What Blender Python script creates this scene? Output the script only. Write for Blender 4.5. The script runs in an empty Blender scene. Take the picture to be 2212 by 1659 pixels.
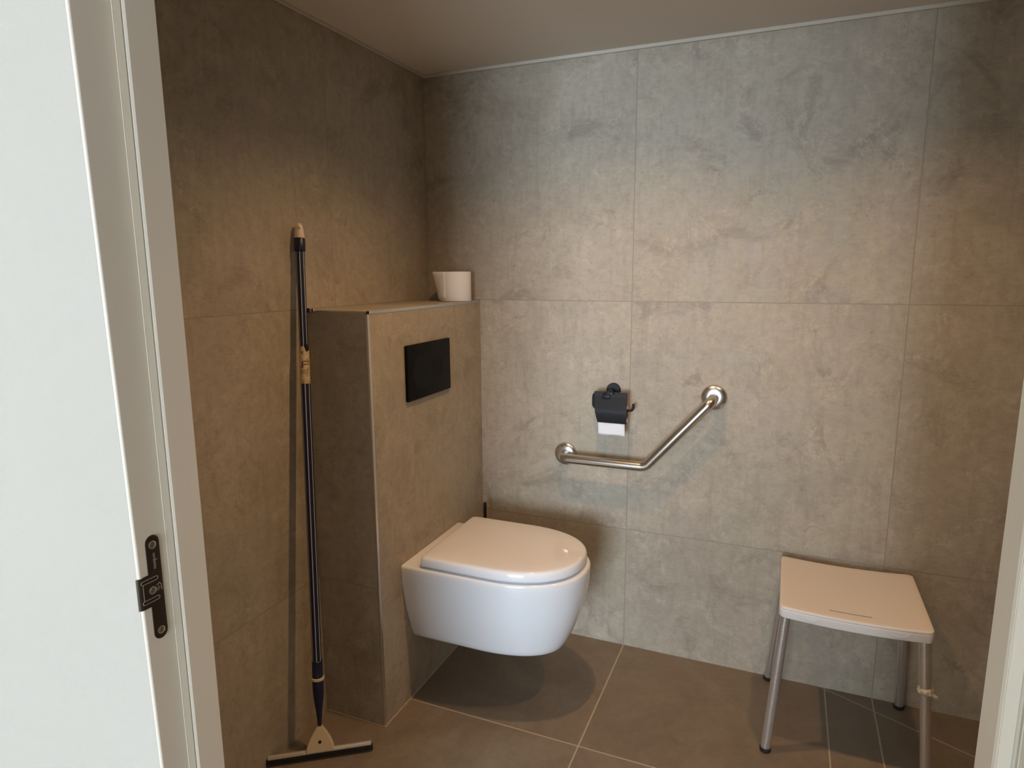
import bpy, bmesh, math, random
from mathutils import Vector, Matrix, noise as mnoise
random.seed(3)
C = bpy.context.scene.collection
PI = math.pi

# ------------------------------------------------------------------ helpers
def finish(name, bm, mats, parent=None, smooth=None):
    bmesh.ops.recalc_face_normals(bm, faces=bm.faces)
    me = bpy.data.meshes.new(name)
    bm.to_mesh(me); bm.free()
    if not isinstance(mats, (list, tuple)): mats = [mats]
    for m in mats: me.materials.append(m)
    o = bpy.data.objects.new(name, me); C.objects.link(o)
    if smooth is not None:
        for p in me.polygons: p.use_smooth = True
        me.set_sharp_from_angle(angle=math.radians(smooth))
    if parent is not None: o.parent = parent
    return o

def thing(name, label, cat):
    o = bpy.data.objects.new(name, None); C.objects.link(o)
    o.empty_display_size = 0.05
    o['label'] = label; o['category'] = cat
    return o

def tag(o, label, cat):
    o['label'] = label; o['category'] = cat
    return o

def struct(o):
    o['kind'] = 'structure'; return o

def add_box(bm, lo, hi, bev=0, seg=2, mat=0, M=None):
    r = bmesh.ops.create_cube(bm, size=1.0)
    vs = r['verts']
    for v in vs:
        v.co = Vector([lo[i] + (v.co[i] + .5) * (hi[i] - lo[i]) for i in range(3)])
    fs = list({f for v in vs for f in v.link_faces})
    if bev:
        es = list({e for v in vs for e in v.link_edges})
        rr = bmesh.ops.bevel(bm, geom=vs + es, offset=bev, segments=seg, profile=.5, affect='EDGES')
        vs = list({v for f in rr['faces'] for v in f.verts} | {v for v in vs if v.is_valid})
        fs = list({f for v in vs for f in v.link_faces})
    for f in fs: f.material_index = mat
    if M is not None:
        for v in vs: v.co = M @ v.co
    return vs

def add_loft(bm, rings, cap0=True, cap1=True, mat=0, closed=True):
    vv = [[bm.verts.new(p) for p in r] for r in rings]
    n = len(rings[0])
    for a, b in zip(vv[:-1], vv[1:]):
        for i in range(n if closed else n - 1):
            j = (i + 1) % n
            f = bm.faces.new((a[i], a[j], b[j], b[i])); f.material_index = mat
    if cap0: f = bm.faces.new(vv[0][::-1]); f.material_index = mat
    if cap1: f = bm.faces.new(vv[-1]); f.material_index = mat
    return vv

def frame_of(d):
    d = d.normalized()
    a = Vector((0, 0, 1)) if abs(d.z) < .9 else Vector((1, 0, 0))
    u = d.cross(a).normalized(); v = d.cross(u).normalized()
    return u, v

def add_lathe(bm, prof, origin, axis, n=32, mat=0, cap0=True, cap1=True):
    """prof = [(radius, distance along axis)]"""
    o = Vector(origin); d = Vector(axis).normalized(); u, v = frame_of(d)
    rings = []
    for r, h in prof:
        r = max(r, 1e-5)
        rings.append([o + d * h + (u * math.cos(2*PI*i/n) + v * math.sin(2*PI*i/n)) * r for i in range(n)])
    add_loft(bm, rings, cap0, cap1, mat)

def fillet(pts, rad, n=8):
    pts = [Vector(p) for p in pts]; out = [pts[0]]
    for i in range(1, len(pts) - 1):
        p = pts[i]; a = (pts[i-1] - p); b = (pts[i+1] - p)
        la, lb = a.length, b.length; a.normalize(); b.normalize()
        ang = a.angle(b); r = rad[i-1] if isinstance(rad, (list, tuple)) else rad
        t = min(r / math.tan(ang / 2), la * .49, lb * .49); r = t * math.tan(ang / 2)
        bis = (a + b).normalized(); c = p + bis * (r / math.sin(ang / 2))
        s = p + a * t; e = p + b * t
        v0 = (s - c); v1 = (e - c); tot = v0.angle(v1); ax = v0.cross(v1).normalized()
        for k in range(n + 1):
            out.append(c + Matrix.Rotation(tot * k / n, 3, ax) @ v0)
    out.append(pts[-1]); return out

def add_tube(bm, pts, r, n=20, mat=0):
    pts = [Vector(p) for p in pts]
    if not isinstance(r, (list, tuple)): r = [r] * len(pts)
    rings = []; u = None
    for i, p in enumerate(pts):
        if i == 0: d = pts[1] - p
        elif i == len(pts) - 1: d = p - pts[i-1]
        else: d = (pts[i+1] - p).normalized() + (p - pts[i-1]).normalized()
        d.normalize()
        if u is None: u, v = frame_of(d)
        else:
            u = (u - d * u.dot(d)).normalized(); v = d.cross(u)
        rings.append([p + (u * math.cos(2*PI*k/n) + v * math.sin(2*PI*k/n)) * r[i] for k in range(n)])
    add_loft(bm, rings, True, True, mat)

# ------------------------------------------------------------------ materials
class NT:
    def __init__(s, name):
        s.m = bpy.data.materials.new(name); s.m.use_nodes = True
        s.t = s.m.node_tree; s.b = s.t.nodes['Principled BSDF']
    def n(s, ty, **k):
        o = s.t.nodes.new(ty)
        for a, b in k.items(): setattr(o, a, b)
        return o
    def l(s, a, b): s.t.links.new(a, b)
    def math(s, op, a, b=None, c=None, clamp=False):
        o = s.n('ShaderNodeMath', operation=op); o.use_clamp = clamp
        for i, x in enumerate((a, b, c)):
            if x is None: continue
            if isinstance(x, (int, float)): o.inputs[i].default_value = x
            else: s.l(x, o.inputs[i])
        return o.outputs[0]
    def mix(s, fac, a, b, bt='MIX'):
        o = s.n('ShaderNodeMix', data_type='RGBA', blend_type=bt)
        for i, x in ((0, fac), (6, a), (7, b)):
            if isinstance(x, (int, float)): o.inputs[i].default_value = x
            elif isinstance(x, tuple): o.inputs[i].default_value = (*x, 1)
            else: s.l(x, o.inputs[i])
        return o.outputs[2]
    def noise(s, vec, scale, detail=5, rough=.55, dist=0):
        o = s.n('ShaderNodeTexNoise'); s.l(vec, o.inputs['Vector'])
        o.inputs['Scale'].default_value = scale; o.inputs['Detail'].default_value = detail
        o.inputs['Roughness'].default_value = rough; o.inputs['Distortion'].default_value = dist
        return o.outputs['Fac']
    def ramp(s, x, lo, hi, a=0.0, b=1.0):
        o = s.n('ShaderNodeMapRange'); o.interpolation_type = 'SMOOTHSTEP'
        s.l(x, o.inputs[0]); o.inputs[1].default_value = lo; o.inputs[2].default_value = hi
        o.inputs[3].default_value = a; o.inputs[4].default_value = b
        return o.outputs[0]

def simple(name, col, rough=.5, metal=0, spec=.5, coat=0, noise_amt=0, noise_scale=40, bump=0, bump_scale=200, emit=0, aniso=None):
    k = NT(name); b = k.b
    b.inputs['Roughness'].default_value = rough; b.inputs['Metallic'].default_value = metal
    b.inputs['Specular IOR Level'].default_value = spec; b.inputs['Coat Weight'].default_value = coat
    b.inputs['Coat Roughness'].default_value = .06
    tc = k.n('ShaderNodeTexCoord').outputs['Object']
    if noise_amt:
        f = k.noise(tc, noise_scale, 4)
        c = k.mix(f, tuple(x * (1 - noise_amt) for x in col), tuple(min(1, x * (1 + noise_amt)) for x in col))
        k.l(c, b.inputs['Base Color'])
    else: b.inputs['Base Color'].default_value = (*col, 1)
    if bump:
        f = k.noise(tc, bump_scale, 3)
        o = k.n('ShaderNodeBump'); o.inputs['Strength'].default_value = bump; o.inputs['Distance'].default_value = .001
        k.l(f, o.inputs['Height']); k.l(o.outputs[0], b.inputs['Normal'])
    if emit:
        b.inputs['Emission Color'].default_value = (*col, 1); b.inputs['Emission Strength'].default_value = emit
    return k.m

T = .7712
def tile_mat(name, au, av, u0, v0, cols, grout, gw, seed, rough=(.42, .6), extra=None, contrast=1.0, bumpy=.25, nogroove=False, pits=1.0):
    """cement look porcelain tile on a T x T grid; au/av = world axes"""
    k = NT(name)
    pos = k.n('ShaderNodeNewGeometry').outputs['Position']
    sp = k.n('ShaderNodeSeparateXYZ'); k.l(pos, sp.inputs[0])
    U = k.math('DIVIDE', k.math('SUBTRACT', sp.outputs[au], u0), T)
    V = k.math('DIVIDE', k.math('SUBTRACT', sp.outputs[av], v0), T)
    iu = k.math('FLOOR', U); iv = k.math('FLOOR', V)
    def edge(x):
        f = k.math('FRACT', x)
        return k.math('MULTIPLY', k.math('MINIMUM', f, k.math('SUBTRACT', 1.0, f)), T)
    d = k.math('MINIMUM', edge(U), edge(V))
    if extra:
        for (a, b_, c, lim) in extra:       # extra cut line a*u + b*v = c, on one side u > lim
            e = k.math('ABSOLUTE', k.math('SUBTRACT', k.math('ADD', k.math('MULTIPLY', sp.outputs[au], a), k.math('MULTIPLY', sp.outputs[av], b_)), c))
            e = k.math('ADD', e, k.math('MULTIPLY', k.math('LESS_THAN', sp.outputs[au], lim), 10.0))
            d = k.math('MINIMUM', d, e)
    if nogroove: g = 0.0
    else: g = k.ramp(d, gw * .35, gw * .6, 1.0, 0.0)
    # per tile offset so that the pattern breaks at the joints
    off = k.n('ShaderNodeCombineXYZ')
    k.l(k.math('MULTIPLY_ADD', iu, 3.71, seed), off.inputs[0]); k.l(k.math('MULTIPLY_ADD', iv, 5.13, seed * 1.7), off.inputs[1])
    k.l(k.math('MULTIPLY_ADD', k.math('ADD', iu, k.math('MULTIPLY', iv, 2.0)), 1.37, seed * .3), off.inputs[2])
    ad = k.n('ShaderNodeVectorMath', operation='ADD'); k.l(pos, ad.inputs[0]); k.l(off.outputs[0], ad.inputs[1])
    P = ad.outputs[0]
    big = k.noise(P, 2.2, 3, .5, .4)
    mid = k.noise(P, 9.0, 9, .68, .7)
    fine = k.noise(P, 42, 6, .7, .3)
    lin = k.n('ShaderNodeMapping'); k.l(P, lin.inputs[0])
    sc = [1, 1, 1]; sc[au] = .25; sc[av] = 1; lin.inputs['Scale'].default_value = [x * 1 for x in sc]
    weave = k.noise(lin.outputs[0], 190, 2, .5)
    base = k.mix(k.ramp(big, .33, .67), cols[0], cols[1])
    base = k.mix(k.ramp(mid, .36, .68, 0, .75 * contrast), base, cols[2])
    # soft dark stains
    st = k.noise(P, 4.2, 8, .68, 1.6)
    base = k.mix(k.ramp(st, .52, .70, 0, .72 * contrast), base, cols[3])
    tint = k.noise(P, 3.4, 4, .6, .8)
    base = k.mix(k.ramp(tint, .5, .66, 0, .35 * contrast), base, (.42, .39, .285))
    base = k.mix(k.ramp(tint, .5, .36, 0, .22 * contrast), base, (.46, .37, .31))
    # pale trowel marks and worn film edges
    tr = k.noise(P, 3.1, 9, .66, 2.2)
    band = k.math('ABSOLUTE', k.math('SUBTRACT', tr, .5))
    base = k.mix(k.math('MULTIPLY', k.ramp(band, .0, .02, 1, 0), k.ramp(mid, .42, .62, 0, .45 * contrast)), base, cols[4])
    dk = k.math('ABSOLUTE', k.math('SUBTRACT', k.noise(P, 5.3, 9, .7, 1.2), .47))
    base = k.mix(k.math('MULTIPLY', k.ramp(dk, .0, .011, 1, 0), k.ramp(st, .44, .58, 0, .6 * contrast)), base, cols[3])
    # pits
    vo = k.n('ShaderNodeTexVoronoi'); k.l(P, vo.inputs['Vector']); vo.inputs['Scale'].default_value = 26
    vo.inputs['Randomness'].default_value = 1
    pm = k.math('MULTIPLY', k.ramp(vo.outputs['Distance'], .05, .13, 1, 0), k.ramp(k.noise(P, 6.1, 2), .54, .6, 0, .5 * contrast * pits))
    base = k.mix(pm, base, cols[3])
    # worn ring marks
    v2 = k.n('ShaderNodeTexVoronoi'); k.l(P, v2.inputs['Vector']); v2.inputs['Scale'].default_value = 2.3
    rg_ = k.math('ABSOLUTE', k.math('SUBTRACT', k.math('ADD', v2.outputs['Distance'], k.math('MULTIPLY', k.noise(P, 30, 3), .035)), .075))
    base = k.mix(k.math('MULTIPLY', k.ramp(rg_, .002, .008, 1, 0), k.ramp(k.noise(P, 14, 3), .5, .6, 0, .45 * contrast * pits)), base, cols[3])
    # fine grain
    base = k.mix(k.ramp(fine, .38, .68, 0, .30), base, cols[3], 'MIX')
    # pale flecks and short vertical brush lines
    fl_ = k.noise(P, 24, 8, .75, 1.0)
    base = k.mix(k.math('MULTIPLY', k.ramp(fl_, .55, .62, 0, 1), k.ramp(mid, .46, .58, 0, .34 * contrast)), base, cols[4])
    sv = k.n('ShaderNodeMapping'); k.l(P, sv.inputs[0])
    s3 = [1.0, 1.0, 1.0]; s3[av] = .12; sv.inputs['Scale'].default_value = s3
    base = k.mix(k.ramp(k.noise(sv.outputs[0], 55, 4, .6), .5, .68, 0, .20 * contrast), base, cols[3])
    wn = k.n('ShaderNodeTexWhiteNoise'); wn.noise_dimensions = '3D'; k.l(off.outputs[0], wn.inputs['Vector'])
    base = k.mix(k.math('MULTIPLY', wn.outputs['Value'], .14), base, cols[3])
    base = k.mix(k.ramp(weave, .3, .7, 0, .10), base, cols[4])
    if g is not 0.0 and not nogroove: base = k.mix(g, base, grout)
    k.l(base, k.b.inputs['Base Color'])
    k.l(k.ramp(mid, .3, .7, rough[0], rough[1]), k.b.inputs['Roughness'])
    k.b.inputs['Specular IOR Level'].default_value = .42
    h = k.math('ADD', k.math('MULTIPLY', fine, .35), k.math('MULTIPLY', mid, .65))
    if not nogroove: h = k.math('SUBTRACT', h, k.math('MULTIPLY', g, 1.2))
    bp = k.n('ShaderNodeBump'); bp.inputs['Strength'].default_value = bumpy; bp.inputs['Distance'].default_value = .0015
    k.l(h, bp.inputs['Height']); k.l(bp.outputs[0], k.b.inputs['Normal'])
    return k.m

WC = [(.368, .316, .244), (.440, .379, .296), (.482, .418, .328), (.242, .200, .150), (.60, .53, .44)]
WG = (.30, .262, .205)
FC = [(.215, .168, .124), (.245, .193, .144), (.26, .21, .157), (.17, .13, .095), (.31, .26, .20)]
FG = (.50, .42, .33)
M_back = tile_mat('cement_tile_back', 0, 2, .743, .4285, WC, WG, .0032, 1.3)
M_left = tile_mat('cement_tile_left', 1, 2, -.541, .4285, WC, (.33, .287, .215), .0032, 5.9)
M_front = tile_mat('cement_tile_front', 0, 2, .743, .4285, WC, WG, .0032, 8.4)
M_casx = tile_mat('cement_tile_casing_side', 1, 2, .3, 1.9, WC, WG, .003, 12.4, nogroove=True)
M_casy = tile_mat('cement_tile_casing_front', 0, 2, -.3, .4285, WC, WG, .003, 3.1)
M_casz = tile_mat('cement_tile_casing_ledge', 0, 1, -.3, .3, WC, WG, .003, 7.7, nogroove=True)
M_floor = tile_mat('cement_tile_floor', 0, 1, .743, -.5395, FC, FG, .0045, 2.2, rough=(.36, .5),
                   extra=[(1.0, 0.0, 1.3825, 1.0), (-.4667*.906, -.906, .0137*.906-.6535*.906*1.0, 1.36)], contrast=.6, bumpy=.12, pits=.3)

# wallpapered / painted surfaces of the hall
def paper_mat():
    k = NT('woven_wallpaper'); tc = k.n('ShaderNodeNewGeometry').outputs['Position']
    f = k.noise(tc, 260, 3, .6); g = k.noise(tc, 3, 4)
    c = k.mix(g, (.465, .428, .382), (.495, .458, .412)); k.l(c, k.b.inputs['Base Color'])
    k.b.inputs['Roughness'].default_value = .85
    sp = k.n('ShaderNodeSeparateXYZ'); k.l(tc, sp.inputs[0])
    ln = k.ramp(k.math('ABSOLUTE', k.math('SUBTRACT', sp.outputs[2], 1.3855)), .0003, .0009, 1, 0)
    c2 = k.mix(k.math('MULTIPLY', ln, .18), c, (.45, .45, .42)); k.l(c2, k.b.inputs['Base Color'])
    bp = k.n('ShaderNodeBump'); bp.inputs['Strength'].default_value = .25; bp.inputs['Distance'].default_value = .001
    k.l(f, bp.inputs['Height']); k.l(bp.outputs[0], k.b.inputs['Normal']); return k.m
M_paper = paper_mat()
M_ceil = simple('ceiling_paint', (.74, .69, .61), .9, spec=.2, bump=.15, bump_scale=120)
M_hallceil = simple('hall_ceiling_paint', (.8, .77, .72), .9, spec=.2)
M_hallfloor = simple('hall_floor_vinyl', (.34, .28, .21), .6, noise_amt=.15, noise_scale=6)
M_hallwall = simple('hall_wall_paint', (.78, .74, .68), .9, spec=.2)
M_caulk = simple('white_caulk', (.56, .51, .43), .6, noise_amt=.06, noise_scale=9)
M_frame = simple('door_frame_lacquer', (.75, .685, .585), .42, spec=.45, noise_amt=.02, noise_scale=5)
M_bead = simple('floor_joint_grout', (.50, .42, .33), .8, noise_amt=.15, noise_scale=60)
M_ceramic = simple('glazed_ceramic', (.84, .835, .85), .10, spec=.55, coat=.4)
M_lid = simple('gloss_duroplast', (.86, .85, .88), .07, spec=.5, coat=.3)
M_seatring = simple('seat_plastic', (.55, .54, .53), .35)
M_black = simple('matt_black_metal', (.010, .010, .012), .5, spec=.35, noise_amt=.1)
M_blackpl = simple('black_flush_plastic', (.004, .004, .0042), .5, spec=.14)
M_groove = simple('button_groove', (.002, .002, .002), .7)
M_steel = simple('brushed_stainless', (.64, .62, .59), .27, metal=1, bump=.06, bump_scale=500)
M_steelp = simple('polished_stainless', (.72, .72, .71), .27, metal=1)
M_paperroll = simple('tissue_paper', (.86, .86, .88), .95, spec=.1, bump=.35, bump_scale=300)
M_card = simple('cardboard_core', (.42, .33, .24), .9)
M_stoolpl = simple('stool_plastic', (.74, .70, .68), .42, spec=.4, bump=.05, bump_scale=400)
M_barmetal = simple('satin_aluminium_bar', (.74, .71, .66), .35, metal=.35)
M_alu = simple('wrapped_aluminium', (.72, .71, .70), .26, metal=.8, bump=.9, bump_scale=90)
M_aluflat = simple('anodised_aluminium', (.66, .65, .63), .38, metal=.9)
M_rubber = simple('black_rubber', (.012, .010, .009), .6)
M_navy = simple('navy_plastic', (.008, .013, .050), .38)
M_stripe = simple('pale_stripe', (.52, .54, .58), .45)
M_cream = simple('cream_plastic', (.66, .56, .40), .42, spec=.4)
M_capcream = simple('cap_cream_plastic', (.78, .66, .55), .4)
M_tape = simple('yellowed_tape', (.58, .52, .38), .5, bump=.5, bump_scale=150)
M_plate = simple('dark_strike_metal', (.085, .068, .052), .38, metal=.85, noise_amt=.15, noise_scale=30)
M_engr = simple('engraving_grey', (.40, .37, .30), .5, metal=.3)
M_screw = simple('screw_metal', (.42, .38, .32), .3, metal=1)
M_lens = simple('lamp_lens', (1.0, .78, .52), .3, emit=6)
def label_mat():
    k = NT('pole_label'); tc = k.n('ShaderNodeTexCoord').outputs['Object']
    f = k.noise(tc, 75, 4, .7); g = k.noise(tc, 160, 2)
    c = k.mix(k.ramp(f, .42, .62), (.62, .52, .33), (.55, .40, .20))
    c = k.mix(k.ramp(g, .60, .64), c, (.22, .12, .05)); k.l(c, k.b.inputs['Base Color'])
    k.b.inputs['Roughness'].default_value = .5; return k.m
M_label = label_mat()

# ------------------------------------------------------------------ camera
cam = bpy.data.cameras.new('camera'); co = bpy.data.objects.new('camera', cam); C.objects.link(co)
yaw, pitch, roll, F = .3991, -.1708, -.0067, 1412.8
cy, sy, cp, sp_ = math.cos(yaw), math.sin(yaw), math.cos(pitch), math.sin(pitch)
f = Vector((-sy*cp, cy*cp, sp_)); r = Vector((cy, sy, 0)); u = r.cross(f)
c_, s_ = math.cos(roll), math.sin(roll); r, u = c_*r + s_*u, -s_*r + c_*u
m = Matrix((r, u, -f)).transposed().to_4x4(); m.translation = Vector((1.2078, -2.096, 1.2978))
co.matrix_world = m
cam.sensor_fit = 'HORIZONTAL'; cam.sensor_width = 36; cam.lens = F * 36 / 2212; cam.clip_start = .02
bpy.context.scene.camera = co

# ------------------------------------------------------------------ room shell
H = 1.964; XR = 2.35; YF = -1.5; YN = -1.598
XJL, XJR = .515, 1.373      # clear opening of the doorway
bm = bmesh.new(); add_box(bm, (-.12, 0, -.02), (XR+.12, .12, H+.1)); struct(finish('wall_back', bm, M_back))
bm = bmesh.new(); add_box(bm, (-.12, YN, -.02), (0, 0, H+.1)); struct(finish('wall_left', bm, M_left))
bm = bmesh.new(); add_box(bm, (XR, YN, -.02), (XR+.12, 0, H+.1)); struct(finish('wall_right', bm, M_left))
bm = bmesh.new(); add_box(bm, (-.12, YN, -.1), (XR+.12, .12, 0)); struct(finish('floor', bm, M_floor))
bm = bmesh.new(); add_box(bm, (-.12, YF, H), (XR+.12, .12, H+.12)); struct(finish('ceiling', bm, M_ceil))
DH = 1.93                   # underside of the door head, above the picture
bm = bmesh.new()            # front wall around the doorway: tiled inside, papered on the hall side
FR = .055
for lo, hi in (((0, YN, 0), (XJL-FR, YF, H+.45)), ((XJR+FR, YN, 0), (XR, YF, H+.45)), ((XJL-FR, YN, DH+FR), (XJR+FR, YF, H+.45))):
    add_box(bm, lo, hi)
for lo, hi in (((XJL-FR, YN, 0), (XJL-.0185, -1.5755, H+.45)), ((XJR+.0185, YN, 0), (XJR+FR, -1.5755, H+.45))):
    for v in add_box(bm, lo, hi, mat=1):      # plaster returned over the front of the frame
        if v.co.y > YN + .01: v.co.y = -1.5766 - .0127 * v.co.z + .0035
for v in bm.verts:
    if v.co.y < YN + .001: v.co.y = -1.5766 - .0127 * v.co.z
bm.faces.ensure_lookup_table(); bm.normal_update()
for fc in bm.faces: fc.material_index = 1 if fc.normal.y < -.5 or fc.material_index else 0
struct(finish('wall_front', bm, [M_front, M_paper]))

# thin white strips where the ceiling meets the tiles
bm = bmesh.new(); add_box(bm, (0, -.007, H-.011), (XR, 0, H), .0015, 1); struct(finish('trim_1', bm, M_caulk))
bm = bmesh.new(); add_box(bm, (0, YF, H-.009), (.006, -.007, H), .0015, 1); struct(finish('trim_2', bm, M_caulk))

# ------------------------------------------------------------------ door frame (rebated jambs, head), strike plate
door = bpy.data.objects.new('door_1', None); C.objects.link(door); struct(door)
def near_y(z): return -1.5766 - .0127 * z
M_seal_shaded = simple('door_seal', (.29, .235, .17), .6)  # left strip only: shade painted in as a darker colour than the right
def jamb_profile(side, z=0):
    """plan outline of a jamb: hall edge, rebate, stop, room edge"""
    xs = XJL if side < 0 else XJR
    k = side                       # -1 = left jamb (solid towards -x), +1 right
    o = lambda dx: xs + k * dx
    stop_y = -1.5445
    pts = [(o(FR), YF), (o(.003), YF), (o(.0), YF-.003), (o(0), stop_y+.003), (o(.0012), stop_y),
           (o(.0115), stop_y), (o(.0115), stop_y+.003), (o(.0145), stop_y+.003), (o(.0145), stop_y-.002), (o(.015), stop_y-.002)]
    near = near_y(z) + .0032
    for q in range(9):
        a = q / 8 * PI / 2
        pts.append((o(.015 + .003 * (1 - math.cos(a))), near - .003 * math.sin(a)))
    pts.append((o(FR), near - .003))
    return pts
for side in (-1, 1):
    bm = bmesh.new()
    add_loft(bm, [[Vector((x, y, z)) for x, y in jamb_profile(side, z)] for z in (0, DH + .03)])
    jb = finish('jamb', bm, M_frame, door)
    xs = XJL if side < 0 else XJR
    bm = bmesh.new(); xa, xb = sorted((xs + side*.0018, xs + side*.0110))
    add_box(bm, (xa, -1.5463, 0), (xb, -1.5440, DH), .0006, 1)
    finish('door_seal', bm, M_seal_shaded if side < 0 else M_frame, jb)
bm = bmesh.new(); add_box(bm, (XJL, near_y(DH)+.002, DH), (XJR, YF, DH+FR), .002, 1); finish('door_head', bm, M_frame, door)

# strike plate let into the left jamb
XS = XJL - .015
def yz_prism(name, poly, x0, x1, mat, parent, bev=0):
    bm = bmesh.new()
    add_loft(bm, [[Vector((x, y, z)) for y, z in poly] for x in (x0, x1)])
    return finish(name, bm, mat, parent, 30)
poly = []
yc, rr = -1.5665, .0092
for q in range(9):   # top round end
    a = PI - q / 8 * PI; poly.append((yc - .0 + rr * -math.cos(PI - a) * -1, .9715 + rr * math.sin(a)))
poly = [(yc + rr * math.cos(PI * q / 8), .971 + rr * math.sin(PI * q / 8)) for q in range(9)]      # room side -> hall side
poly += [(yc - rr, .9315), (-1.5835, .9315), (-1.5855, .9290), (-1.5855, .890), (yc - rr, .890)]
poly += [(yc - rr * math.cos(PI * q / 8), .8525 - rr * math.sin(PI * q / 8)) for q in range(9)]
plate = yz_prism('strike_plate', poly, XS - .002, XS + .0012, M_plate, door)
plate['label'] = 'dark metal strike plate with three screws'
bm = bmesh.new()   # lip curling round the hall edge
lip = []
for q in range(6):
    a = q / 5 * PI / 2; lip.append((XS - .003 * (1 - math.cos(a)), -1.5850 - .0045 * math.sin(a)))
rings = []
for off in (0.0, .0011):
    pass
pr = [(x + .0010 * math.cos(q/5*PI/2), y - .0010 * math.sin(q/5*PI/2)) for q, (x, y) in enumerate(lip)]
loop = pr + lip[::-1]
add_loft(bm, [[Vector((x, y, z)) for x, y in loop] for z in (.890, .931)])
finish('strike_lip', bm, M_plate, plate, 40)
for y, z, rad in ((yc-.0005, .9680, .0052), (-1.5725, .9105, .0050), (yc, .8545, .0050)):
    bm = bmesh.new()
    add_lathe(bm, [(rad, 0), (rad, .0010), (rad*.8, .0018), (rad*.45, .0020), (rad*.4, .0009), (.0001, .0009)], (XS+.0010, y, z), (1, 0, 0), 20)
    finish('screw', bm, M_screw, plate, 40)
# worn stamped marks (not legible in the photograph) and the two embossed slot outlines
bm = bmesh.new()
zz = .9575
for i in range(13):
    w = random.uniform(.0022, .0036); hgt = .00125
    yy = yc + .0005 + random.uniform(-.0003, .0003)
    add_box(bm, (XS+.0011, yy - w/2, zz - hgt), (XS+.0014, yy + w/2, zz - hgt*.35)); zz -= .00165
add_box(bm, (XS+.0011, yc+.0005, .9475), (XS+.0014, yc+.0050, .9481))
for (y0, z0, y1, z1) in ((-1.5665,.9145,-1.5625,.9165),(-1.5625,.9165,-1.5595,.9125),(-1.5665,.9105,-1.5610,.9100),(-1.5640,.9135,-1.5640,.9070),(-1.5600,.9125,-1.5598,.9060),(-1.5665,.9105,-1.5655,.9065)):
    d = Vector((0, y1-y0, z1-z0)); L = d.length; ang = math.atan2(z1-z0, y1-y0)
    add_box(bm, (0, 0, -.0005), (.0003, L, .0005), M=Matrix.Translation((XS+.0011, y0, z0)) @ Matrix.Rotation(ang, 4, 'X'))
def slot(bm, y0, y1, z, h):
    pts = []
    n = 8
    for q in range(n+1): a = -PI/2 + PI*q/n; pts.append((y1 + h*math.cos(a), z + h*math.sin(a)))
    for q in range(n+1): a = PI/2 + PI*q/n; pts.append((y0 + h*math.cos(a), z + h*math.sin(a)))
    for a, b in zip(pts, pts[1:] + pts[:1]):
        d = Vector((0, b[0]-a[0], b[1]-a[1])); 
        if d.length < 1e-6: continue
        add_box(bm, (0, 0, -.0004), (.0004, d.length, .0004), M=Matrix.Translation((XS+.0011, a[0], a[1])) @ Matrix.Rotation(math.atan2(d.z, d.y), 4, 'X'))
slot(bm, -1.5845, -1.566, .9245, .0023); slot(bm, -1.5845, -1.566, .8985, .0023)
add_box(bm, (XS+.0011, -1.5850, .9005), (XS+.0014, -1.5842, .9225))
finish('stamped_marks', bm, M_engr, plate)

# ------------------------------------------------------------------ cistern casing
W, D, ZL = .204, .678, 1.1976
cas = thing('cistern_casing', 'half-height tiled cistern casing in the corner behind the toilet', 'cistern casing')
cas.location = (0, 0, 0)
bm = bmesh.new(); add_box(bm, (.0005, -D, 0), (W, -.0005, ZL))
bm.normal_update()
for fc in bm.faces:
    fc.material_index = 0 if abs(fc.normal.x) > .5 else (1 if abs(fc.normal.y) > .5 else 2)
finish('tile_cladding', bm, [M_casx, M_casy, M_casz], cas)
t = .0085
bm = bmesh.new()   # corner profile down the front edge
add_box(bm, (W-t*.55, -D-.0012, .0), (W+.0012, -D+t, ZL+.0012), .0009, 2)
finish('corner_profile', bm, M_aluflat, cas, 40)['label'] = 'pale metal profile down the front edge'
bm = bmesh.new()
add_box(bm, (W-t*.4, -D-.0012, ZL-t), (W+.0012, -.001, ZL+.0012), .0009, 2)
finish('edge_profile', bm, M_aluflat, cas, 40)['label'] = 'pale metal profile along the ledge'
bm = bmesh.new()
add_box(bm, (.026, -D-.0010, ZL-.0035), (W, -D+.004, ZL+.001), .0006, 1)
add_box(bm, (.019, -D-.0035, ZL-.0045), (.036, -D+.004, ZL+.0045), .001, 1)
finish('edge_profile', bm, M_aluflat, cas, 40)
bm = bmesh.new(); add_box(bm, (.012, -D-.0042, ZL-.0055), (.0225, -D+.003, ZL+.0055), .001, 1); add_box(bm, (.0300, -D-.0042, ZL-.0050), (.0345, -D+.003, ZL+.0052), .001, 1)
finish('profile_end_cap', bm, M_rubber, cas, 40)
bm = bmesh.new()
add_box(bm, (.0, -D-.003, .0), (W+.003, -D, .003)); add_box(bm, (W, -D, 0), (W+.003, -.003, .003))
finish('floor_joint', bm, M_bead, cas)

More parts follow.
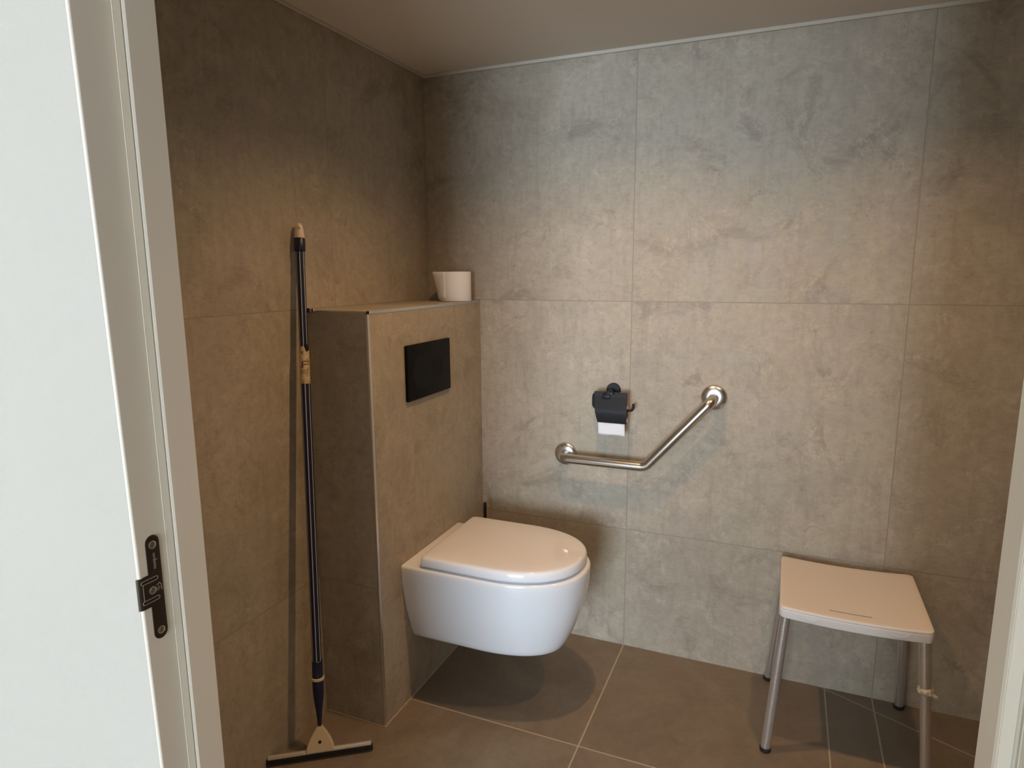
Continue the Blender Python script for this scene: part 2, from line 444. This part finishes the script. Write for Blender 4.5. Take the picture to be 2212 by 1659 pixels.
# ------------------------------------------------------------------ toilet
tl = thing('toilet', 'white wall-hung toilet with its lid closed', 'toilet')
tl.location = (0, 0, 0)
YC = -.380; XW = W + .0006
def d_outline(x0, xt, w, n=56, e=2.25, rc=0.0, straight=.47):
    """D outline from the wall (x0) to the tip xt, half width w"""
    xs = x0 + (xt - x0) * straight; a = xt - xs; pts = []
    if rc:
        for q in range(7):
            t_ = q / 6 * PI / 2; pts.append((x0 + rc - rc*math.cos(t_), -(w - rc) - rc*math.sin(t_)))
    else: pts.append((x0, -w))
    for q in range(1, 8): pts.append((x0 + rc + (xs - x0 - rc) * q / 8, -w))
    for q in range(n + 1):
        th = -PI/2 + PI * q / n; c = math.cos(th); s = math.sin(th)
        pts.append((xs + a * abs(c) ** (2/e) * (1 if c >= 0 else -1), w * abs(s) ** (2/e) * (1 if s >= 0 else -1)))
    for q in range(7, 0, -1): pts.append((x0 + rc + (xs - x0 - rc) * q / 8, w))
    if rc:
        for q in range(6, -1, -1):
            t_ = q / 6 * PI / 2; pts.append((x0 + rc - rc*math.cos(t_), (w - rc) + rc*math.sin(t_)))
    else: pts.append((x0, w))
    return pts
def ring(z, x0, xt, w, rc=0, **k):
    return [Vector((x, YC + y, z)) for x, y in d_outline(x0, xt, w, rc=rc, **k)]
ZB, ZT = .188, .448
rings = []
bx = .0
for z, xt, w in ((ZB+.000, .615, .098), (ZB+.0012, .632, .113), (ZB+.005, .643, .122), (ZB+.012, .6505, .128)):
    rings.append(ring(z, XW, xt, w))
NS = 16
for i in range(1, NS+1):
    s = i / NS; z = ZB + .012 + (ZT - .008 - ZB - .012) * s
    g = 1 - s
    w = .184 - .056 * g ** 1.75; xt = .7185 - .068 * g ** 1.9
    rings.append(ring(z, XW, xt, w))
for q in range(1, 5):
    a = q / 4 * PI / 2
    rings.append(ring(ZT - .008 + .008*math.sin(a), XW, .7185 - .008*(1-math.cos(a)), .184 - .008*(1-math.cos(a))))
bm = bmesh.new(); add_loft(bm, rings)
finish('bowl', bm, M_ceramic, tl, 50)
LX = .262
bm = bmesh.new()
add_loft(bm, [ring(z, LX+.010, xt, w, .02) for z, xt, w in ((.4478, .692, .166), (.4545, .692, .166))])
finish('seat', bm, M_seatring, tl, 40)
rings = []
for z, dx in ((.4535, .008), (.4545, .003), (.4565, .0005), (.4600, 0), (.4740, .0015), (.4790, .0035), (.4815, .006), (.4830, .0095), (.4838, .015)):
    rings.append(ring(z, LX + dx*.7, .7075 - dx, .179 - dx, .014))
for z, k in ((.4848, .90), (.4856, .78), (.4862, .6), (.4865, .35)):
    cx = LX + .2
    rings.append([Vector((cx + (v.x - cx)*k, YC + (v.y - YC)*k, z)) for v in ring(z, LX+.011, .6925, .164, .014)])
bm = bmesh.new(); add_loft(bm, rings)
finish('lid', bm, M_lid, tl, 60)
for s in (-1, 1):
    bm = bmesh.new(); add_lathe(bm, [(.0001, -.018), (.009, -.018), (.010, -.016), (.010, .016), (.009, .018), (.0001, .018)], (LX+.006, YC + s*.075, .4585), (0, 1, 0), 20)
    finish('hinge', bm, M_lid, tl, 40)

# ------------------------------------------------------------------ flush plate
fp = thing('flush_plate', 'black square-cornered flush plate with two round buttons', 'flush plate')
fp.location = (0, 0, 0)
PY0, PY1, PZ0, PZ1 = -.5065, -.2505, .9265, 1.0895
bm = bmesh.new(); add_box(bm, (W+.0003, PY0, PZ0), (W+.0105, PY1, PZ1), .0015, 2); finish('plate', bm, M_blackpl, fp, 40)
for y, rad in ((-.431, .0475), (-.3275, .0310)):
    bm = bmesh.new()
    add_lathe(bm, [(rad+.0020, 0), (rad+.0020, .0004), (rad-.0002, .0003), (rad-.0002, .0)], (W+.0105, y, 1.006), (1, 0, 0), 64)
    g = finish('button_gap', bm, M_groove, fp)
    bm = bmesh.new()
    add_lathe(bm, [(rad-.001, 0), (rad-.001, .0008), (rad-.0016, .0012), (.0001, .0012)], (W+.0100, y, 1.006), (1, 0, 0), 64)
    finish('button', bm, M_blackpl, fp, 15)

# ------------------------------------------------------------------ spare roll on the ledge
rl = thing('toilet_roll', 'white toilet roll standing on the tiled ledge', 'toilet roll')
RC = Vector((.1475, -.078, ZL + .0014)); RR = .0545; RH = .0985
bm = bmesh.new()
def wob(i): return 1 + .004 * math.sin(i*.7) + .003 * math.sin(i*1.9)
ns = 48
outer = lambda z, k=1: [RC + Vector((RR*k*wob(i)*math.cos(2*PI*i/ns), RR*k*wob(i)*math.sin(2*PI*i/ns), z)) for i in range(ns)]
inner = lambda z: [RC + Vector((.0205*math.cos(2*PI*i/ns), .0205*math.sin(2*PI*i/ns), z)) for i in range(ns)]
add_loft(bm, [inner(0), outer(0, .985), outer(.0015), outer(RH-.0015), outer(RH, .985), inner(RH), inner(0)], False, False)
finish('paper', bm, M_paperroll, rl, 50)
bm = bmesh.new()
co_ = lambda z, r_: [RC + Vector((r_*math.cos(2*PI*i/ns), r_*math.sin(2*PI*i/ns), z)) for i in range(ns)]
add_loft(bm, [co_(0, .0204), co_(RH+.0004, .0204), co_(RH+.0004, .0192), co_(0, .0192), co_(0, .0204)], False, False)
finish('core', bm, M_card, rl, 40)
bm = bmesh.new()   # loose end standing off at the left, folded into a point
rows = []
L = Vector((-.8, -.6, 0)).normalized()
for j in range(9):
    s = j / 8; z = RH * (.06 + .94 * s); row = []
    reach = .004 + .0215 * s ** 1.3
    for i in range(7):
        q = i / 6; a = math.radians(-100 - 48 * q)
        base = RC + Vector((math.cos(a), math.sin(a), 0)) * (RR + .0008) + Vector((0, 0, z))
        row.append(base + Vector((-.93, -.36, 0)) * reach * q ** 1.6)
    rows.append(row)
vv = [[bm.verts.new(p) for p in r_] for r_ in rows]
for a, b in zip(vv[:-1], vv[1:]):
    for i in range(6): bm.faces.new((a[i], a[i+1], b[i+1], b[i]))
fl = finish('loose_sheet', bm, M_paperroll, rl, 80)
md = fl.modifiers.new('thickness', 'SOLIDIFY'); md.thickness = .0006

# ------------------------------------------------------------------ paper holder on the back wall
ph = thing('toilet_paper_holder', 'matt black toilet paper holder with cover on the back wall', 'toilet paper holder')
bm = bmesh.new()
HX, HZ = .690, .9085
add_lathe(bm, [(.0235, .0003), (.0235, .007), (.0225, .0085), (.0001, .0085)], (HX, 0, HZ), (0, -1, 0), 40)
finish('wall_rosette', bm, M_black, ph, 40)
bm = bmesh.new()
add_lathe(bm, [(.008, .006), (.008, .060), (.007, .062), (.0001, .062)], (HX-.002, 0, HZ-.001), (0, -1, 0), 24)
add_box(bm, (HX-.018, -.066, HZ-.0105), (HX+.014, -.052, HZ+.0035), .003, 2)
add_box(bm, (HX-.021, -.0745, HZ-.0185), (HX+.006, -.060, HZ-.004), .003, 2)
finish('arm', bm, M_black, ph, 40)
bm = bmesh.new()
ax0, ax1, ym = .633, .766, -.045
pts = fillet([(HX, ym, HZ-.004), (ax0, ym, HZ-.004), (ax0, ym, .8515), (ax1, ym, .8515), (ax1, ym, .8745)], [.016, .014, .012], 8)
add_tube(bm, pts, .0042, 14)
finish('wire_rail', bm, M_black, ph, 60)
bm = bmesh.new()   # curved cover sheet
prof = [(-.0665, .9040)]
for q in range(0, 15):
    a = q / 14
    prof.append((-.0670 - .014 * min(a/.55, 1) + (.006 * ((a-.55)/.45) ** 1.8 if a > .55 else 0), .900 - .088 * a))
th = .0014; out = []
x0, x1 = .6425, .7515
for i, (y, z) in enumerate(prof):
    x_in = 0
    out.append((y, z))
back = [(y + th, z) for y, z in out[::-1]]
loop = out + back
add_loft(bm, [[Vector((x + (.013 * max(0, (.904-z)/.088) ** 1.6 if x < .68 else 0), y, z)) for y, z in loop] for x in (x0, x0+.0006, x1-.0006, x1)])
add_box(bm, (x0, -.0668, .9035), (HX-.016, -.0652, .9125)); add_box(bm, (HX+.018, -.0668, .9035), (x1, -.0652, .9125))
finish('cover', bm, M_black, ph, 40)

pr_ = thing('toilet_roll', 'white toilet roll hanging under the black holder cover', 'toilet roll')
bm = bmesh.new()
cyr, czr, rr2 = -.045, .8389, .0265
RW0, RW1 = .657, .7465
ro = lambda x, r_: [Vector((x, cyr + r_*math.cos(2*PI*i/40), czr + r_*math.sin(2*PI*i/40))) for i in range(40)]
add_loft(bm, [ro(RW0, .018), ro(RW0, rr2), ro(RW1, rr2), ro(RW1, .018), ro(RW0, .018)], False, False)
finish('paper', bm, M_paperroll, pr_, 40)
bm = bmesh.new()
add_loft(bm, [ro(RW0-.0004, .0179), ro(RW1+.0004, .0179), ro(RW1+.0004, .0168), ro(RW0-.0004, .0168), ro(RW0-.0004, .0179)], False, False)
finish('core', bm, M_card, pr_, 40)
bm = bmesh.new()
rows = []
for j in range(15):
    s = j / 14; row = []
    if s < .4:
        a = PI * (1 - .0) + (s/.4) * 0; 
    z = czr + .006 - s * .0725; y = cyr - rr2 - .0008 - .001*math.sin(s*5)
    for i in range(13):
        q = i / 12
        row.append(Vector((RW0 + .001 + (RW1 - RW0 - .002) * q, y - .0008*math.sin(q*9 + s*3), z + (-.0015*q - .0012*math.sin(q*7) if j == 14 else 0))))
    rows.append(row)
vv = [[bm.verts.new(p) for p in r_] for r_ in rows]
for a, b in zip(vv[:-1], vv[1:]):
    for i in range(12): bm.faces.new((a[i], a[i+1], b[i+1], b[i]))
fl = finish('hanging_sheet', bm, M_paperroll, pr_, 80)
md = fl.modifiers.new('thickness', 'SOLIDIFY'); md.thickness = .0005

# ------------------------------------------------------------------ grab bar
gb = thing('grab_bar', 'angled stainless steel grab bar on the back wall', 'grab bar')
A = Vector((.526, 0, .674)); B = Vector((1.010, 0, .905))
for P_ in (A, B):
    bm = bmesh.new()
    add_lathe(bm, [(.0405, .0), (.0405, .004), (.0395, .0075), (.036, .0115), (.029, .0150), (.021, .0168), (.018, .017), (.0178, .019), (.0001, .019)], P_, (0, -1, 0), 48)
    finish('flange', bm, M_steelp, gb, 35)
YB = -.062; E_ = Vector((.812, YB, .674))
pts = fillet([A + Vector((0, -.012, 0)), Vector((A.x+.004, YB, .674)), E_, Vector((B.x-.0, YB, .903)), B + Vector((0, -.012, 0))], [.030, .035, .026], 12)
bm = bmesh.new(); add_tube(bm, pts, .0160, 28)
finish('bar', bm, M_steel, gb, 60)

# ------------------------------------------------------------------ toilet brush behind the toilet
tb = thing('toilet_brush', 'black toilet brush standing in the corner behind the toilet', 'toilet brush')
BX, BY = .252, -.085
bm = bmesh.new(); add_lathe(bm, [(.040, .0005), (.043, .003), (.043, .11), (.041, .113), (.039, .11), (.039, .01), (.0001, .01)], (BX, BY, 0), (0, 0, 1), 32)
finish('holder', bm, M_black, tb, 40)
bm = bmesh.new(); add_lathe(bm, [(.0001, .30), (.0052, .302), (.0056, .305), (.0056, .483), (.0050, .4862), (.0001, .4865)], (BX, BY, 0), (0, 0, 1), 20)
add_lathe(bm, [(.0001, .10), (.0045, .10), (.0045, .31), (.0001, .31)], (BX, BY, 0), (0, 0, 1), 16)
finish('handle', bm, M_black, tb, 40)
bm = bmesh.new(); add_lathe(bm, [(.0001, .02), (.028, .022), (.033, .05), (.030, .095), (.012, .104), (.0001, .105)], (BX, BY, 0), (0, 0, 1), 24)
finish('brush_head', bm, M_rubber, tb, 40)

# ------------------------------------------------------------------ stool
st = thing('shower_stool', 'white plastic shower stool with four metal legs', 'stool')
SX0, SX1, SY0, SY1, SZ = 1.232, 1.5815, -.372, -.037, .4345
def round_rect(x0, x1, y0, y1, rad, n=6, m_=14):
    pts = []
    cs = [((x1-rad, y0+rad), -PI/2), ((x1-rad, y1-rad), 0), ((x0+rad, y1-rad), PI/2), ((x0+rad, y0+rad), PI)]
    for k, ((cx, cyy), a0) in enumerate(cs):
        for q in range(n+1):
            a = a0 + PI/2*q/n; pts.append((cx + rad*math.cos(a), cyy + rad*math.sin(a)))
        nx = cs[(k+1) % 4]; e = pts[-1]
        s2 = (nx[0][0] + rad*math.cos(nx[1]), nx[0][1] + rad*math.sin(nx[1]))
        for q in range(1, m_): pts.append((e[0] + (s2[0]-e[0])*q/m_, e[1] + (s2[1]-e[1])*q/m_))
    return pts
scx, scy = (SX0+SX1)/2, (SY0+SY1)/2
def sag(x): return -.0075 * (1 - ((x - scx) / ((SX1-SX0)/2)) ** 2)
def sring(z, ins, rad=.016, k=1.0):
    return [Vector((scx + (x-scx)*k, scy + (y-scy)*k, z + sag(scx + (x-scx)*k))) for x, y in round_rect(SX0+ins, SX1-ins, SY0+ins, SY1-ins, max(rad-ins, .004))]
bm = bmesh.new()
rings = [sring(SZ-.030, .006), sring(SZ-.0305, .003), sring(SZ-.029, .001), sring(SZ-.010, 0), sring(SZ-.008, .0004), sring(SZ-.0072, .0012), sring(SZ-.006, .0006), sring(SZ-.003, .0006), sring(SZ-.0012, .0016), sring(SZ, .0045)]
for k in (.93, .8, .6, .4, .2, .05): rings.append(sring(SZ, .0045, k=k))
add_loft(bm, rings, False, True)
inner_r = [sring(SZ-.030, .006), sring(SZ-.008, .007)] + [sring(SZ-.008, .007, k=k) for k in (.7, .3)]
add_loft(bm, inner_r, False, True)
# embossed crescents on the front apron
for c0, c1 in ((1.286, 1.327), (1.482, 1.530)):
    pts = []
    for q in range(11):
        t_ = q/10; x = c0 + (c1-c0)*t_
        zc = SZ - .0115 - .010*math.sin(min(1, t_*1.0) * PI) ** .6
        pts.append((x, SY0 - .0001, zc + sag(x)))
    add_tube(bm, pts, .0007, 6)
seat = finish('seat', bm, M_stoolpl, st, 40)
# cut for the finger slot
bm = bmesh.new()
add_box(bm, (1.352, -.3352, SZ-.03), (1.450, -.3306, SZ+.02))
ct = finish('slot_cutter', bm, M_stoolpl)
mb = seat.modifiers.new('slot', 'BOOLEAN'); mb.operation = 'DIFFERENCE'; mb.object = ct; mb.solver = 'EXACT'
dg = bpy.context.evaluated_depsgraph_get()
me2 = bpy.data.meshes.new_from_object(seat.evaluated_get(dg)); seat.modifiers.clear(); seat.data = me2
bpy.data.objects.remove(ct)
bm = bmesh.new(); add_box(bm, (1.3522, -.3350, SZ-.0125), (1.4498, -.3308, SZ-.0098)); finish('slot_shade', bm, M_groove, seat)  # near-black insert paints the shade inside the slot
legs = [((1.250, -.352), (1.2205, -.360)), ((1.563, -.352), (1.597, -.360)), ((1.250, -.060), (1.2175, -.0185)), ((1.563, -.060), (1.5830, -.0215))]
for i, ((tx, ty), (fx, fy)) in enumerate(legs):
    top = Vector((tx, ty, SZ-.0175)); bot = Vector((fx, fy, .006)); d = (bot - top)
    bm = bmesh.new()
    if i == 1:
        mid = top + d * .30
        add_tube(bm, [top, mid], .0142, 20); add_tube(bm, [mid, top + d*.302, bot], [.0142, .0122, .0122], 20)
    else: add_tube(bm, [top, bot], .0130, 20)
    lg = finish('leg', bm, M_alu, st, 40)
    bm = bmesh.new()
    n_ = d.normalized()
    add_lathe(bm, [(.0115, -.007), (.0142, -.006), (.0148, .0), (.0140, .0045), (.0001, .0045)], bot - n_*.0, (n_.x*.2, n_.y*.2, -1), 20)
    finish('rubber_foot', bm, M_rubber, lg, 40)
    if i == 1:
        bm = bmesh.new(); P0 = top + d * .355
        vs = bmesh.ops.create_icosphere(bm, subdivisions=3, radius=1)['verts']
        for v in vs:
            nn = 1 + .35 * mnoise.noise(v.co * 2.3)
            v.co = Vector((v.co.x*.0165*nn + .001, v.co.y*.0160*nn - .001, v.co.z*.0125*nn)) + P0
        add_box(bm, (.0, -.002, -.003), (.016, .001, .003), M=Matrix.Translation(P0 + Vector((.010, -.008, .0))) @ Matrix.Rotation(.5, 4, 'Y'))
        finish('tape_wrap', bm, M_tape, lg, 60)

# ------------------------------------------------------------------ squeegee
sq = thing('floor_squeegee', 'navy-handled floor squeegee leaning on the left wall', 'squeegee')
B0 = Vector((.1160, -.8540, .0008)); a_ = Vector((.818, .575, 0)).normalized()
e_ = Vector((-.0203*.9, .0285*.9, .085)).normalized(); n_ = a_.cross(e_).normalized()
if n_.y > 0: n_ = -n_
Mq = Matrix((a_, n_, e_)).transposed().to_4x4(); Mq.translation = B0
HB = .1385
bm = bmesh.new()
add_box(bm, (-HB, -.0020, .0045), (HB, .0020, .0205), .0008, 1, M=Mq)
add_box(bm, (-HB, -.0050, .0130), (HB, .0050, .0215), .001, 1, M=Mq)
finish('rubber_blade', bm, M_rubber, sq, 40)
bm = bmesh.new()
add_box(bm, (-HB+.004, -.0066, .0195), (HB-.004, .0066, .0285), .0012, 2, M=Mq)
add_box(bm, (-HB+.004, -.0072, .0235), (HB-.004, -.0060, .0250), .0004, 1, M=Mq)
finish('metal_bar', bm, M_barmetal, sq, 40)
bm = bmesh.new()   # arched cream head
prof = []
hh = .0625; n = 14
hw = lambda s: .0365 * (1 - s ** 1.55) + .0060 * s
ptsL = [(-hw(i/n), .0235 + hh * i/n) for i in range(n+1)]
loop = ptsL + [(-x, z) for x, z in ptsL[::-1]]
ringsH = []
for y, k in ((-.0105, .93), (-.0120+.004, 1.0), (.0080, 1.0), (.0105, .93)):
    ringsH.append([Mq @ Vector((x*k, y, .0235 + (z-.0235)*(.96 + .04*k))) for x, z in loop])
add_loft(bm, ringsH)
hd = finish('squeegee_head', bm, M_cream, sq, 30)
bm = bmesh.new()
add_lathe(bm, [(.0042, 0), (.0042, .0006), (.0001, .0006)], Mq @ Vector((0, .0104, .0480)), Mq.to_3x3() @ Vector((0, 1, 0)), 20)
finish('hole', bm, M_groove, hd)
Pt = Mq @ Vector((0, 0, .0235 + hh - .002)); Pe = Vector((.0165, -.6955, 1.425))
ax = (Pe - Pt); LT = ax.length; ax.normalize()
def at_z(z): return (z - Pt.z) / ax.z
h1 = at_z(.214); h0 = at_z(.262); hg0 = at_z(1.352); hg1 = at_z(1.386); hl0 = at_z(1.013); hl1 = at_z(1.100)
h2 = at_z(1.385)
bm = bmesh.new()
add_lathe(bm, [(.0030, 0), (.0055, .004), (.0062, .020), (.0085, .045), (.0130, .078), (.0145, .100), (.0148, h1), (.0140, h1+.001), (.0140, h0), (.0120, h0+.002)], Pt, ax, 28)
finish('socket', bm, M_navy, sq, 40)
bm = bmesh.new()
add_lathe(bm, [(.0148, h1-.004), (.0172, h1-.003), (.0176, h1), (.0172, h1+.003), (.0148, h1+.004)], Pt, ax, 28)
finish('ring', bm, M_cream, sq, 40)
def striped(bm, ra, h_a, h_b, n_str=7, ph0=.25):
    u_, v_ = frame_of(ax); angs = []; ms = []
    for k in range(n_str):
        b0 = 2*PI*k/n_str + ph0
        for j in range(5): angs.append(b0 + j * (2*PI/n_str - .17)/5); ms.append(0)
        angs.append(b0 + 2*PI/n_str - .17); ms.append(1)
    rg = [[bm.verts.new(Pt + ax*h + (u_*math.cos(a) + v_*math.sin(a))*ra) for a in angs] for h in (h_a, h_b)]
    N_ = len(angs)
    for i in range(N_):
        j = (i+1) % N_; f_ = bm.faces.new((rg[0][i], rg[0][j], rg[1][j], rg[1][i])); f_.material_index = ms[i]
bm = bmesh.new(); striped(bm, .0124, h0-.002, hl0+.004); striped(bm, .0112, hl0, hg0+.005)
finish('pole', bm, [M_navy, M_stripe], sq, 60)
bm = bmesh.new()
add_lathe(bm, [(.0120, hl0-.004), (.0128, hl0-.004), (.0128, hl1-.006), (.0116, hl1+.006)], Pt, ax, 28, cap0=False, cap1=False)
lb = finish('label_sleeve', bm, M_label, sq, 40); lb['label'] = 'cream printed sleeve on the pole'
u_, v_ = frame_of(ax)
bm = bmesh.new()
cdir = Vector((.62, -.78, 0))
cdir = (cdir - ax*cdir.dot(ax)).normalized(); sdir = ax.cross(cdir)
def patch(bm, a0, a1, ha, hb, r_, mat=0):
    n = 6; R0 = []
    for h in (ha, hb):
        R0.append([Pt + ax*h + (cdir*math.cos(a0+(a1-a0)*i/n) + sdir*math.sin(a0+(a1-a0)*i/n))*r_ for i in range(n+1)])
    vv = [[bm.verts.new(p) for p in rr_] for rr_ in R0]
    for i in range(n): bm.faces.new((vv[0][i], vv[0][i+1], vv[1][i+1], vv[1][i])).material_index = mat
patch(bm, -.3, 1.1, at_z(1.066), at_z(1.0685), .01295); patch(bm, -.3, 1.1, at_z(1.058), at_z(1.0605), .01295)
patch(bm, -.6, -.25, at_z(1.050), at_z(1.067), .01295)
for zz in (1.044, 1.040, 1.036): patch(bm, -.8, .9, at_z(zz), at_z(zz+.0012), .01295)
finish('print', bm, simple('label_ink', (.13, .07, .06), .6), lb)
bm = bmesh.new()
add_box(bm, (-.006, -.004, -.009), (.006, .004, .009), .0015, 1, M=Matrix.Translation(Pt + ax*at_z(1.104) + cdir*.0095 + sdir*.006))
finish('lock_clip', bm, M_rubber, sq, 40)
bm = bmesh.new()
add_lathe(bm, [(.0118, hg0), (.0140, hg0+.001), (.0146, hg0+.006), (.0140, h2), (.0128, h2+.0015)], Pt, ax, 28)
finish('grip', bm, M_navy, sq, 40)
bm = bmesh.new()
hp = h2
add_lathe(bm, [(.0126, hp), (.0130, hp+.003), (.0126, hp+.012), (.0108, hp+.026), (.0085, hp+.034), (.005, hp+.0395), (.0001, hp+.0405)], Pt, ax, 28)
cap = finish('hanging_cap', bm, M_capcream, sq, 60)
bm = bmesh.new()
add_lathe(bm, [(.0001, -.0003), (.0035, 0), (.0035, .0006), (.0001, .0006)], Pt + ax*(hp+.022) + cdir*.0105, cdir, 16)
for v in bm.verts:
    q = v.co - (Pt + ax*(hp+.022)); v.co += ax * (q.dot(ax)) * 1.4
finish('hang_hole', bm, simple('cap_recess', (.40, .30, .22), .6), cap, 40)

# ------------------------------------------------------------------ recessed ceiling lamps (just above the picture)
def downlight(x, y, power, label):
    t_ = thing('ceiling_downlight', label, 'downlight')
    bm = bmesh.new(); add_lathe(bm, [(.030, 0), (.041, .0), (.042, .002), (.040, .004), (.030, .003), (.030, 0)], (x, y, H), (0, 0, -1), 40, cap0=False, cap1=False)
    finish('bezel', bm, M_caulk, t_, 40)
    bm = bmesh.new(); add_lathe(bm, [(.0001, .0004), (.030, .0004), (.030, .0012), (.0001, .0012)], (x, y, H), (0, 0, -1), 32)
    finish('lens', bm, M_lens, t_)
    ld = bpy.data.lights.new('downlight_beam', 'SPOT'); ld.energy = power; ld.color = (1.0, .61, .30)
    ld.spot_size = math.radians(139); ld.spot_blend = .8; ld.shadow_soft_size = .022
    lo = bpy.data.objects.new('downlight_beam', ld); C.objects.link(lo); lo.location = (x, y, H - .006); lo.parent = t_
downlight(.73, -.66, 32, 'recessed ceiling downlight over the toilet')
downlight(1.45, -.68, 21.5, 'recessed ceiling downlight over the stool')

# ------------------------------------------------------------------ hall behind the camera with its window
HX0, HX1, HY, HH = -1.1, 3.7, -9.0, 2.4
bm = bmesh.new(); add_box(bm, (HX0-.1, HY-.1, -.1), (HX1+.1, YN, 0)); struct(finish('floor_hall', bm, M_hallfloor))
bm = bmesh.new(); add_box(bm, (HX0-.1, HY-.1, HH), (HX1+.1, YN+.098, HH+.1)); struct(finish('ceiling_hall', bm, M_hallceil))
bm = bmesh.new(); add_box(bm, (HX0-.1, HY-.1, 0), (HX0, YN, HH)); struct(finish('wall_hall_left', bm, M_hallwall))
bm = bmesh.new(); add_box(bm, (HX1, HY-.1, 0), (HX1+.1, YN, HH)); struct(finish('wall_hall_right', bm, M_hallwall))
bm = bmesh.new(); add_box(bm, (HX0, YN, 0), (-.0, YN+.1, HH)); add_box(bm, (XR, YN, 0), (HX1, YN+.1, HH)); struct(finish('wall_hall_front', bm, M_hallwall))
WX0, WX1, WZ0, WZ1 = .15, 2.80, .10, 2.10
bm = bmesh.new()
for lo, hi in (((HX0, HY-.1, 0), (WX0, HY, HH)), ((WX1, HY-.1, 0), (HX1, HY, HH)), ((WX0, HY-.1, 0), (WX1, HY, WZ0)), ((WX0, HY-.1, WZ1), (WX1, HY, HH))):
    add_box(bm, lo, hi)
struct(finish('wall_hall_back', bm, M_hallwall))
bm = bmesh.new(); add_box(bm, (1.28, -3.12, 0), (HX1, -3.0, HH)); struct(finish('wall_hall_blocker', bm, M_hallwall))  # unseen partition added to block daylight from the right of the back wall
win = bpy.data.objects.new('window_1', None); C.objects.link(win); struct(win)
bm = bmesh.new()
for lo, hi in (((WX0, HY-.08, WZ0), (WX0+.05, HY-.03, WZ1)), ((WX1-.05, HY-.08, WZ0), (WX1, HY-.03, WZ1)), ((WX0, HY-.08, WZ0), (WX1, HY-.03, WZ0+.05)), ((WX0, HY-.08, WZ1-.05), (WX1, HY-.03, WZ1))):
    add_box(bm, lo, hi, .003, 1)
finish('window_frame', bm, M_frame, win)
al = bpy.data.lights.new('window_daylight', 'AREA'); al.shape = 'RECTANGLE'; al.size = WX1-WX0-.1; al.size_y = WZ1-WZ0-.1
al.energy = 560; al.color = (.70, .85, 1.0)
ao = bpy.data.objects.new('window_daylight', al); C.objects.link(ao)
ao.location = ((WX0+WX1)/2, HY-.02, (WZ0+WZ1)/2); ao.rotation_euler = (PI/2, 0, 0)
al.use_shadow = True
ao.rotation_euler = (math.radians(90), 0, math.radians(0))
ao.rotation_euler = Vector((0, 1, 0)).to_track_quat('-Z', 'Y').to_euler()

lp = thing('hall_fill_lamp', 'round fill lamp added under the hall ceiling outside the doorway', 'lamp')  # unseen lamp, added to lift the soft light on frame and casing
bm = bmesh.new(); add_lathe(bm, [(.19, 0), (.19, .02), (.185, .03), (.0001, .03)], (2.2, -2.35, HH), (0, 0, -1), 48); finish('lamp_base', bm, M_caulk, lp, 40)
bm = bmesh.new(); add_lathe(bm, [(.172, .0302), (.172, .034), (.0001, .034)], (2.2, -2.35, HH), (0, 0, -1), 48)
finish('diffuser', bm, simple('hall_fill_diffuser', (1.0, .9, .75), .4, emit=1.5), lp, 40)
hl = bpy.data.lights.new('hall_fill_light', 'AREA'); hl.shape = 'DISK'; hl.size = .34; hl.energy = 5.5; hl.color = (1.0, .86, .68)
ho = bpy.data.objects.new('hall_fill_light', hl); C.objects.link(ho); ho.location = (2.2, -2.35, HH - .036); ho.parent = lp
w = bpy.data.worlds.new('world'); bpy.context.scene.world = w; w.use_nodes = True
w.node_tree.nodes['Background'].inputs[0].default_value = (.75, .87, 1, 1)
w.node_tree.nodes['Background'].inputs[1].default_value = 1.0

sc = bpy.context.scene
sc.view_settings.view_transform = 'Standard'; sc.view_settings.look = 'None'
sc.view_settings.exposure = 0; sc.view_settings.gamma = 1; sc.view_settings.use_curve_mapping = False
